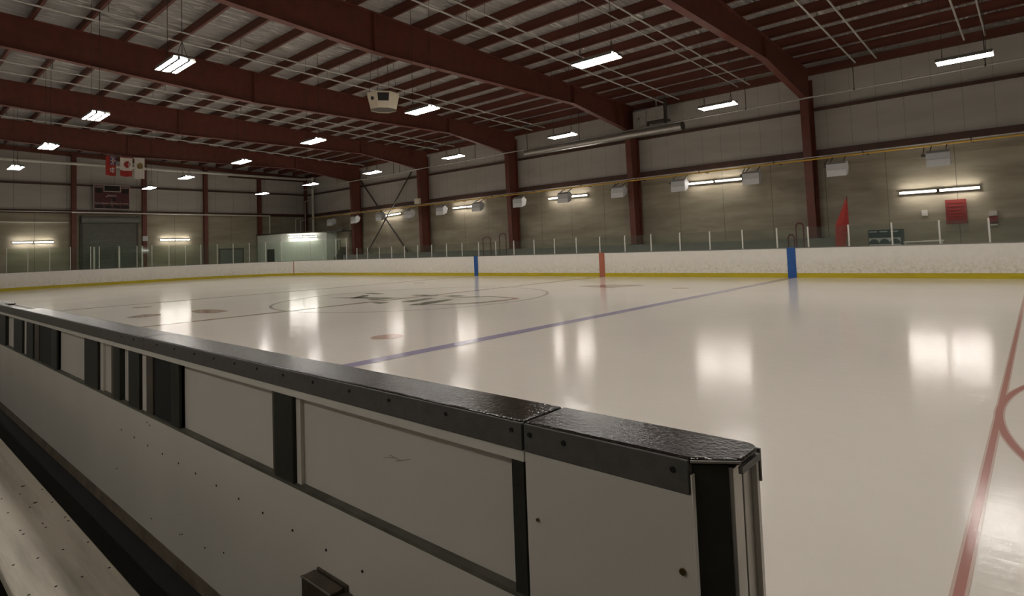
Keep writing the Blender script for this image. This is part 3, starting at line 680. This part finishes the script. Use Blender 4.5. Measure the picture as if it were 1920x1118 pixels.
flat('free_play_line', [[(XG - .02, ya), (XG + .02, ya), (XG + .02, yb), (XG - .02, yb)]], M['ice_red'], .003)
def annulus(cx, cy, r, w, n=96): return [[(cx + q * math.cos(2 * math.pi * k / n), cy + q * math.sin(2 * math.pi * k / n)) for q, k in ((r - w, i), (r + w, i), (r + w, i + 1), (r - w, i + 1))] for i in range(n)]
flat('centre_circle', annulus(-9.144, 11.75, 4.75, .045), M['ice_faint'], .004)
flat('face_off_circle_edge', annulus(XG + .0 + 4.57, 5.28, 4.57, .04, 200), M['ice_pink'], .0025)
flat('face_off_circle', annulus(XG + .0 + 4.57, 5.28, 4.57, .026, 200), M['ice_red'], .004)
def disc(cx, cy, r, n=28): return [[(cx + r * math.cos(2 * math.pi * k / n), cy + r * math.sin(2 * math.pi * k / n)) for k in range(n)]]
for x, y in ((-1.9, 5.28), (-1.88, 17.75), (-16.4, 5.28), (-16.4, 17.9)):
    flat('face_off_dot', disc(x, y, .31), M['ice_dot'], .004)
def pz(pts): return [tuple(at(u, v, 'z', 0))[:2] for u, v in pts]
flat('ice_lettering', [pz([(357, 584), (372, 588), (404, 587.5), (430, 583.5), (405, 580.5), (372, 581)])], M['ice_rust'], .005)
flat('ice_lettering', [pz([(236, 596), (262, 596), (302, 591), (300, 589), (268, 590)])], M['ice_rust'], .005)
flat('ice_lettering', [pz([(1084, 537), (1147, 539.5), (1210, 534.5), (1147, 533.5)])], M['ice_rust'], .005)
flat('goal_line', [[(-38.9, 3), (-38.8, 3), (-38.8, 21.5), (-38.9, 21.5)]], M['ice_faint'], .003)
# centre emblem: dark brush-like wedges inside a long pointed swoosh
wedges = [[(655, 560.5), (672, 559.5), (690, 556), (692, 553.5), (680, 554), (668, 557)],
          [(616, 558.5), (690, 560), (760, 559), (690, 557.6)],
          [(686, 561), (700, 563.5), (716, 562), (745, 559), (706, 560)],
          [(695, 568), (712, 570), (730, 567.5), (712, 567)],
          [(752, 566), (775, 566.5), (800, 562), (822, 559), (795, 560)],
          [(765, 572.5), (790, 572.5), (820, 568), (851, 562), (840, 561.5), (800, 566.5)],
          [(680, 550.5), (705, 552), (722, 551), (700, 549.5)],
          [(770, 553.5), (805, 556), (826, 555), (796, 553)],
          [(828, 556), (850, 557), (876, 555), (850, 554)]]
flat('centre_logo', [pz(w) for w in wedges], M['ice_green'], .005)
sw = [[(822, 560.5), (870, 557), (920, 556), (950, 557.5), (972, 560), (945, 558.4), (918, 557), (870, 558.2)],
      [(972, 560), (950, 564), (905, 568.5), (850, 571.3), (790, 572.8), (850, 569.9), (905, 566.8), (945, 562.5)]]
flat('centre_logo_swoosh', [pz(w) for w in sw], M['ice_rust'], .006)
flat('centre_logo_tip', [pz([(957, 560), (966, 562), (974, 560), (966, 558.5)])], M['ice_red'], .007)

# ------------------------------------------------------------------ far dasher boards
HB = 1.2204
fb = thing('dasher_boards', 'long white rink boards with yellow kickplate around the far side and end of the ice', 'rink boards', (-9.144, W_ICE, 0))
def offset_path(pts, d):
    out = []
    for i, p in enumerate(pts):
        a = Vector(pts[max(0, i - 1)]); b = Vector(pts[min(len(pts) - 1, i + 1)]); t = (b - a).normalized(); nrm = Vector((t.y, -t.x))
        out.append((p[0] + nrm.x * d, p[1] + nrm.y * d))
    return out
def ribbon(pts, d0, d1, z0, z1):
    A = offset_path(pts, d0); B = offset_path(pts, d1); n = len(pts); mb = MB()
    v = [(x, y, z0) for x, y in A] + [(x, y, z0) for x, y in B] + [(x, y, z1) for x, y in A] + [(x, y, z1) for x, y in B]
    f = []
    for i in range(n - 1):
        f += [(i, i + 1, 2 * n + i + 1, 2 * n + i), (n + i, 3 * n + i, 3 * n + i + 1, n + i + 1), (2 * n + i, 2 * n + i + 1, 3 * n + i + 1, 3 * n + i), (i, n + i, n + i + 1, i + 1)]
    f += [(0, 2 * n, 3 * n, n), (n - 1, 2 * n - 1, 4 * n - 1, 3 * n - 1)]
    return mb.add(v, f)
rp = arc(XRB - RB, Y0 + RB, RB, 270, 360, 12) + arc(XRB - RB, W_ICE - RB, RB, 0, 90, 12)
bpath = [(8.5, Y0)] + rp + path[1:]
ribbon(bpath, 0.0, .10, 0, HB - .03).build('board_facing', M['board'], fb)
ribbon(bpath, -.012, 0.004, .0, .19).build('kick_plate', M['kick'], fb)
ribbon(bpath, -.012, .20, HB - .03, HB).build('cap_rail', M['farcap'], fb)
for x, w, m, nm in ((0, .165, M['b_blue'], 'blue_stripe'), (-9.144, .165, M['b_red'], 'red_stripe'), (-18.288, .165, M['b_blue'], 'blue_stripe')):
    MB().box(x - w, x + w, W_ICE - .018, W_ICE - .0125, 0.0, HB - .03).box(x - w, x + w, W_ICE - .018, W_ICE + .2, HB + .0, HB + .005).box(x - w, x + w, W_ICE - .02, W_ICE - .0135, HB - .03, HB).build(nm, m, fb)
# thin goal-line stripe where the arc meets it
best = min(range(500), key=lambda k: abs((lambda p: (960 + FPX * (p - CAM).dot(RT) / (p - CAM).dot(FW)) - 551)(Vector((XB + RB + RB * math.cos(math.radians(90 + 90 * k / 500)), W_ICE - RB + RB * math.sin(math.radians(90 + 90 * k / 500)), .6)))))
ga = math.radians(90 + 90 * best / 500)
gp = Vector((XB + RB + (RB - .014) * math.cos(ga), W_ICE - RB + (RB - .014) * math.sin(ga), 0))
gt = Vector((-math.sin(ga), math.cos(ga), 0))
MB().bar(gp + Vector((0, 0, .0)), gp + Vector((0, 0, HB - .03)), .016, .055, gt).build('goal_line_stripe', M['b_red'], fb)

# ------------------------------------------------------------------ shield glass with posts
YG = W_ICE + .1
pxs = [7.8, 6.332, 4.962, 3.527, 2.104, .651, -.55, -1.982, -3.438, -4.874, -6.362, -7.809, -9.29, -10.771, -12.24, -13.686, -15.221, -16.674, -18.123, -19.602, -21.06, -22.541, -23.988, -25.447, -26.916, -28.389, -29.867, -31.267]
def post_label(x):
    d = round((x + 9.29) / -1.463)
    if d == 0: return 'short white glass post rising at the red stripe on the far boards'
    return 'short white glass post on the far boards, %s to the %s of the red stripe' % (ORD[abs(d)], 'left' if d > 0 else 'right')
for x in pxs:
    MBp = MB().box(x - .026, x + .026, YG - .02, YG + .03, HB, HB + .83)
    one('glass_post', MBp, M['alu'], post_label(x), 'glass post', 'glass posts on the far side boards')
for a, b in zip(pxs[:-1], pxs[1:]):
    d = round(((a + b) / 2 + 9.29) / -1.463 - .5)
    lab = 'low clear glass panel on the far boards, %s to the %s of the red stripe' % (ORD[d + 1 if d >= 0 else -d], 'left' if d >= 0 else 'right')
    one('rink_shield', MB().box(b + .028, a - .028, YG, YG + .012, HB + .004, HB + .80), M['glass'], lab, 'glass panel', 'low glass panels')
# tall glass round the corner and the end
tall = [(-32.7, YG), (-34.22, YG)]
ca = [(XB + RB + (RB + .1) * math.cos(math.radians(90 + 90 * k / 400)), W_ICE - RB + (RB + .1) * math.sin(math.radians(90 + 90 * k / 400))) for k in range(401)]
def upx(x, y): p = Vector((x, y, 1.8)) - CAM; return 960 + FPX * p.dot(RT) / p.dot(FW)
for u in (607, 582, 555, 527, 498, 468, 437, 407): tall.append(min(ca, key=lambda p: abs(upx(*p) - u)))
for u in (377, 348, 317, 285, 257, 223, 186, 170, 132, 93, 52, 12): 
    y = at(u, 500, 'x', XB - .1).y
    if y > W_ICE - RB: tall.append(min(ca, key=lambda p: abs(upx(*p) - u)))
    else: tall.append((XB - .1, y))
for i, (x, y) in enumerate(tall):
    lab = 'tall thin white glass post round the far end, %s counting from the right' % ORD[i + 1] if i else 'tall white glass post where the low side glass ends, rightmost tall one'
    one('glass_post', MB().tube((x, y, HB), (x, y, 2.88), .028, 8), M['alu'], lab, 'glass post', 'tall glass posts at the far end')
for i in range(len(tall) - 1):
    p = Vector((*tall[i], 0)); q = Vector((*tall[i + 1], 0)); d = (q - p).normalized()
    z0, z1 = HB + .004, 2.84
    mb = MB().add([p + d * .03 + Vector((0, 0, z0)), q - d * .03 + Vector((0, 0, z0)), q - d * .03 + Vector((0, 0, z1)), p + d * .03 + Vector((0, 0, z1))], [(0, 1, 2, 3)])
    mb = MB().bar(p + d * .03 + Vector((0, 0, (z0 + z1) / 2)), q - d * .03 + Vector((0, 0, (z0 + z1) / 2)), .012, z1 - z0)
    one('rink_shield', mb, M['glass_end'], 'tall clear glass panel around the far end, %s from the side boards' % ORD[i + 1], 'glass panel', 'tall glass panels')
for u, lab in ((176.5, 'left'), (223.5, 'middle'), (266.5, 'right')):
    y = at(u, 500, 'x', XB - .35).y
    one('gate_post', MB().box(XB - .40, XB - .30, y - .055, y + .055, 0, 2.86), M['alu'], 'thick white gate post in front of the roller shutter, %s of three' % lab, 'gate post', 'thick gate posts at the end gate')

# ------------------------------------------------------------------ bleachers, rails, signs on the far side
o = thing('bleachers', 'grey concrete spectator tiers behind the far glass', 'bleachers', (-16, 27, 0))
MB().box(-37.2, 1.05, 25.4, 26.3, -.03, 1.0).build('tier', M['tier'], o)
MB().box(-36.85, 1.05, 26.3, 28.1, -.03, 1.56).build('tier', M['tier'], o)
def hoop(label, x, y, zb, zt, w=.35):
    o = thing('handrail', label, 'handrail', (x, y, zb), 'maroon hoop handrails on the bleachers')
    r = w / 2
    MB().path([(x - r, y, zb), (x - r, y, zt - .12), (x - r * .5, y, zt), (x + r * .5, y, zt), (x + r, y, zt - .12), (x + r, y, zb)], .028, 8).build('rail', M['railr'], o, smooth=True)
hoop('maroon hoop handrail left of the nearest side column', at(1500, 440, 'y', 25.85).x, 25.85, 1.003, 2.25, .3)
hoop('second maroon hoop handrail, lower, beside the right blue stripe', at(1481 + 19, 450, 'y', 25.2).x - .35, 25.2, -.03, 1.75, .25)
hoop('maroon hoop handrail right of the left blue stripe, left one of two', at(913, 460, 'y', 25.6).x, 25.6, 1.003, 2.4, .7)
hoop('maroon hoop handrail right of the left blue stripe, right one of two', at(943, 460, 'y', 25.6).x, 25.6, 1.003, 2.55, .55)
# red draped pennant
YP = 25.1
ap = at(1587.5, 369, 'y', YP)
o = thing('draped_pennant', 'tall pointed red cloth standing by the far wall right of the nearest column', 'banner', (ap.x, YP, -.03))
cuts = [(369, 1586.5, 1588.5), (385, 1580.5, 1589.5), (400, 1575, 1590.5), (418, 1567.5, 1591.5), (424, 1566.5, 1591.8), (445, 1566.5, 1588), (462, 1567.5, 1586), (490, 1570, 1584)]
n = 16; mb = MB(); vs = []; fs = []
for v, ul, ur in cuts:
    a = at(ul, v, 'y', YP); b = at(ur, v, 'y', YP); w = (b.x - a.x) / 2; xc = (a.x + b.x) / 2
    for i in range(n):
        t = 2 * math.pi * i / n; f = 1 + .14 * math.cos(4 * t)
        vs.append((xc + w * math.cos(t) * f / 1.14, YP + w * .45 * math.sin(t) * f, (a.z + b.z) / 2))
for j in range(len(cuts) - 1):
    for i in range(n): fs.append((j * n + i, j * n + (i + 1) % n, (j + 1) * n + (i + 1) % n, (j + 1) * n + i))
fs += [tuple(range(n)), tuple((len(cuts) - 1) * n + i for i in range(n))]
mb.add(vs, fs).build('cloth', M['red'], o, smooth=True)
MB().tube((ap.x - .1, YP, -.03), (ap.x, YP, ap.z + .03), .02, 6).build('pole', M['dark'], o)
# red wall sign
o = thing('wall_sign', 'faded red rectangular sign on the far concrete wall under the right light', 'sign', (5.13, 28.1, 2.4))
MB().box(4.79, 5.48, 28.08, 28.12, 1.945, 2.93).build('board', M['sign'], o)
for k, z in enumerate((2.80, 2.66, 2.52, 2.40, 2.27, 2.15)): MB().box(4.87, 5.39 - .05 * (k % 3), 28.072, 28.081, z - .018, z + .018).build('text_line', M['red'], o)
o = thing('extinguisher_box', 'small red and white extinguisher box on the far wall right of the red sign', 'extinguisher', (6.2, 28.0, 2.0))
MB().box(6.16, 6.42, 27.95, 28.13, 1.93, 2.17).build('case', M['sign'], o)
MB().box(6.17, 6.41, 27.94, 28.13, 2.19, 2.38).build('white_plate', M['flagw'], o)
MB().box(6.18, 6.40, 27.94, 28.13, 1.80, 1.87).build('white_strip', M['flagw'], o)
o = one('notice', MB().box(3.98, 4.18, 28.1, 28.13, 2.33, 2.57), M['flagw'], 'small pale notice on the far wall left of the red sign', 'notice')
# teal banner box
y = 25.6
o = thing('display_box', 'dark teal and white box with arch motifs standing behind the far glass', 'display', (3.1, y, 0))
x0, x1 = at(1628, 445, 'y', y).x, at(1692, 445, 'y', y).x; zt = at(1660, 430.5, 'y', y).z; zm = at(1660, 446, 'y', y).z
MB().box(x0, x1, y, y + .5, -.03, zt).build('cabinet', M['teal'], o, bevel=.01)
MB().box(x0 + .03, x1 - .06, y - .012, y, .9, zm).build('white_panel', M['signw'], o)
for k in range(3):
    xc = x0 + (x1 - x0) * (.17 + .31 * k); w = .19
    MB().prism([(xc - w, 1.24), (xc + w, 1.24), (xc + w * .8, 1.36), (xc + w * .3, 1.44), (xc - w * .3, 1.44), (xc - w * .8, 1.36)], 'y', y - .018, y - .012).build('arch_motif', M['teal'], o)
    MB().box(xc - w * .8, xc + w * .6, y - .006, y, zt - .10, zt - .06).build('pale_stripe', M['signw'], o)
one('bench_rail', MB().tube((3.7, 25.2, 1.29), (4.95, 25.2, 1.31), .03, 8).tube((3.75, 25.2, -.03), (3.75, 25.2, 1.29), .02, 6).tube((4.9, 25.2, -.03), (4.9, 25.2, 1.3), .02, 6), M['pipew'], 'low white rail just above the far boards right of the teal box', 'rail')

# ------------------------------------------------------------------ near dasher boards, seen from the bench
YO, YI = -.572, -.412
XL, XS, XEND = -8.0, 6.69, 7.18
ZF, ZL, ZT = .145, .812, 1.127      # bench floor, ledge, top of the upper panels
nb = thing('bench_boards', 'white bench-side rink boards with black top cap in the foreground', 'rink boards', (0, -.4, 0))
MB().box(XL, XS - .003, YI - .013, YI, 0, HB - .012).build('ice_side_facing', M['board'], nb)
MB().box(XL, XS - .003, YI + .0005, YI + .012, .008, .2).build('kick_plate', M['kick'], nb)
# top cap in lengths; the far gate has a narrower one
def cap(x0, x1, ya_, yb_, name='cap', lab=None):
    o = MB().box(x0, x1, ya_ + .004, yb_, 1.20, HB).build(name, M['cap'], nb, bevel=.006)
    return MB().box(x0, x1, ya_, ya_ + .02, 1.152, HB - .004).build('cap_skirt', M['capface'], nb, bevel=.002)
def bx(u, z=.97): return along_x(u, YO, z)
gx0, gx1 = along_x(30, YI, HB), along_x(78, YI, HB)
cap(XL, gx0, YO, YI); cap(gx0 + .003, gx1, YO, YI - .10); sk1 = cap(gx1 + .003, 3.977, YO, YI); sk2 = cap(3.98, XS - .003, YO, YI)
MB().box(gx0 + .01, gx1 - .01, YI - .11, YI - .002, 1.17, 1.2).build('exposed_board_top', M['board'], nb)
MB().box(XL, XS - .002, YO + .004, YO + .05, ZT - .001, 1.153).build('top_rail', M['rail'], nb)
MB().box(XL, XS, YO + .030, YO + .044, ZL - .04, ZT + .005).build('upper_panel', M['panel'], nb)
MB().box(XL, XS, YO + .002, YO + .032, ZL - .004, ZL + .008).build('ledge', M['ledge'], nb)
low = MB().box(XL, XS, YO, YO + .022, .215, ZL - .004).build('lower_panel', M['panel'], nb)
MB().box(XL, XS, YO - .003, YO + .03, -.03, .215).build('curb', M['curb'], nb)
def post(u0, u1, m, d=0.002, name='post'):
    MB().box(bx(u0), bx(u1), YO + d, YO + .031, ZL + .008, ZT - .001).build(name, m, nb)
MB().box(-4.2, -4.0, YO + .002, YO + .031, ZL + .008, ZT - .001).build('post', M['postd'], nb)
for u0, u1 in ((-40, 9.5), (25, 41), (49, 61), (157.5, 182), (212, 223.5), (240, 260), (513.5, 547.5), (962.5, 985)): post(u0, u1, M['postd'])
for u0, u1 in ((70, 105), (283, 334)):
    post(u0, u1, M['black'], .016, 'gate_gap'); post(u1 - (u1 - u0) * .3, u1, M['postd'], .004)
for u0, u1 in ((62, 70), (205, 212), (270.5, 282.5), (506.5, 513)): post(u0, u1, M['postb'], .010, 'post_edge')
for u0, u1 in ((42, 49), (182.5, 188), (261, 270), (548, 556)): post(u0, u1, M['panel'], .016, 'panel_edge')
def screw(x, z, r, m=None, name='screw', par=None, y=None):
    y = YO if y is None else y
    MB().tube((x, y - .0025, z), (x, y + .01, z), r, 8).build(name, m or M['hole'], par or nb)
for x in (3.59, 3.825, 4.05, 4.272, 4.491, 4.702, 4.932, 5.152, 5.361, 5.589, 5.811, 6.018, 6.24, 6.47): screw(x, .659, .0045, par=low)
for x, z in ((4.098, .294), (4.04, .777), (4.082, .768), (5.0, .4), (3.5, .42), (4.5, .33), (4.53, .34), (4.8, .36)): screw(x, z, .0035, par=low)
for x in (3.6, 3.82, 4.2, 4.45, 4.7, 4.92, 5.13, 5.33, 5.539, 5.748, 5.968, 6.174, 6.423, 6.656): screw(x, 1.196, .0055, par=sk1 if x < 3.97 else sk2)
for x0, z0_, x1, z1_ in ((6.10, 1.008, 6.16, 1.02), (6.13, 1.022, 6.19, 1.016), (6.16, 1.01, 6.23, 1.03)):
    MB().bar((x0, YO + .0298, z0_), (x1, YO + .0298, z1_), .001, .0025).build('scuff_mark', M['scuff'], nb)
# gate at the end of the boards
g = thing('bench_gate', 'white end gate of the bench boards with steel channel end, inner shade painted dark', 'gate', (6.9, -.4, 0))
XG0 = XS + .004
ch = [(XG0, YO + .004), (7.103, YO + .004), (7.18, YO + .054)]
capoly = ch + [(7.18, YI - .03)] + [(7.15 + .03 * math.cos(math.radians(a)), YI - .03 + .03 * math.sin(math.radians(a))) for a in (15, 30, 45, 60, 75)] + [(7.15, YI), (XG0, YI)]
MB().prism(capoly, 'z', 1.207, HB).build('cap', M['cap'], g, bevel=.006)
gsk = MB().box(XG0, 7.101, YO, YO + .02, 1.152, HB - .004).build('cap_skirt', M['capface'], g, bevel=.002)
MB().prism([(7.103, YO + .006), (7.106, YO + .001), (7.182, YO + .052), (7.178, YO + .056)], 'z', 1.2125, 1.2165).build('corner_trim', M['galv'], g)
MB().box(7.174, 7.182, YO + .056, YI - .012, 1.192, 1.205).box(7.14, 7.178, YI - .002, YI + .004, 1.147, 1.21).build('cap_edge', M['capface'], g)
gfp = MB().box(XG0, 7.104, YO + .002, YO + .014, .17, 1.152).build('face_panel', M['panel'], g, bevel=.001)
MB().box(7.1045, 7.1075, YO + .001, YO + .013, .17, 1.19).build('panel_edge', M['rail'], g)
MB().prism([(7.02, YO + .0155), (7.104, YO + .0155), (7.155, YO + .052), (7.150, YI - .03), (7.02, YI - .03)], 'z', .02, 1.204).build('channel_shade', M['postd'], g)  # solid dark fill, painted as the shade inside the open channel
MB().box(7.152, 7.164, YO + .056, YO + .098, .02, 1.2).box(7.152, 7.164, YO + .104, YI - .014, .02, 1.2).build('channel_flange', M['galv'], g, bevel=.002)
MB().box(7.140, 7.159, YO + .098, YO + .104, .02, 1.2).build('flange_groove', M['postd'], g)
MB().box(XG0, 7.174, YI - .013, YI, 0, 1.203).build('ice_side_facing', M['board'], g)
MB().box(XG0, 7.172, YI + .0005, YI + .012, .008, .2).build('kick_plate', M['kick'], g)
for x in (6.712, 6.81, 7.07): screw(x, 1.194, .006, par=gsk)
screw(6.727, 1.006, .004, M['bolt'], 'bolt', gfp); screw(7.08, 1.007, .0065, M['bolt'], 'bolt', gfp)
# stick bracket on the lower panel
o = thing('latch_bracket', 'small bronze-painted steel bracket box on the lower bench-side panel', 'bracket', (5.84, -.6, .5))
MB().box(5.755, 5.93, -.632, -.582, .36, .585).build('box', M['bracket'], o, bevel=.004)
MB().box(5.762, 5.94, -.582, -.5725, .33, .592).build('back_plate', M['bracket'], o, bevel=.003)
MB().box(5.755, 5.93, -.6345, -.632, .581, .586).build('bright_lip', M['galv'], o)
MB().box(5.93, 5.965, -.61, -.573, .34, .572).build('side_tab', M['bracket'], o, bevel=.004)

# ------------------------------------------------------------------ bench and bench floor
one('rubber_mat', MB().box(-12, 10, YN + .05, YO - .004, -.03, .145), M['rubber'], 'black rubber matting on the players bench floor', 'rubber mat')
b = thing('players_bench', 'long worn cream plank bench in the lower left corner', 'bench', (0, -1.1, .145))
MB().box(-9, 6.4, -1.25, -.972, .487, .525).build('plank', M['wood'], b, bevel=.006)
for x in (-8, -5.5, -3, -.5, 2.0, 4.4, 6.2):
    MB().box(x - .03, x + .03, -1.22, -1.0, .175, .487).box(x - .06, x + .06, -1.24, -.98, .145, .175).build('leg', M['dark'], b)
spots = [(43, 912), (66, 943), (38, 927), (56, 952), (15, 962), (80, 982), (86, 989), (38, 995), (44, 1002), (165, 1017), (118, 1031), (71, 1047), (25, 1060), (154, 1082), (105, 1100), (205, 1065), (54, 1116), (98, 942), (79, 918), (3, 936), (122, 970), (128, 977)]
for u, v in spots:
    p = at(u, v, 'z', .5252); big = (u, v) in ((43, 912), (66, 943))
    MB().tube((p.x, p.y, .52), (p.x, p.y, .5262), .009 if big else .0045, 7).build('nail_hole', M['hole'], b)

# ------------------------------------------------------------------ camera and render look
cam = bpy.data.cameras.new('camera'); co = bpy.data.objects.new('camera', cam); COL.objects.link(co)
mw = Matrix((RT, UP, -FW)).transposed().to_4x4(); mw.translation = CAM; co.matrix_world = mw
cam.sensor_fit = 'HORIZONTAL'; cam.sensor_width = 36; cam.lens = 36 * FPX / 1920; cam.shift_y = (CYP - 559) / 1920; cam.clip_start = .05; cam.clip_end = 300
SC.camera = co
w = bpy.data.worlds.new('world'); SC.world = w; w.use_nodes = True
w.node_tree.nodes['Background'].inputs[0].default_value = (0, 0, 0, 1); w.node_tree.nodes['Background'].inputs[1].default_value = 0
for o in bpy.data.objects:
    if '_o' in o: del o['_o']
SC.view_settings.view_transform = 'Standard'; SC.view_settings.look = 'None'; SC.view_settings.gamma = 1; SC.view_settings.use_curve_mapping = False
SC.view_settings.exposure = 0.28
SC.cycles.use_denoising = True
SC.cycles.max_bounces = 10; SC.cycles.diffuse_bounces = 5; SC.cycles.glossy_bounces = 4; SC.cycles.transparent_max_bounces = 24
SC.cycles.sample_clamp_indirect = 8.0
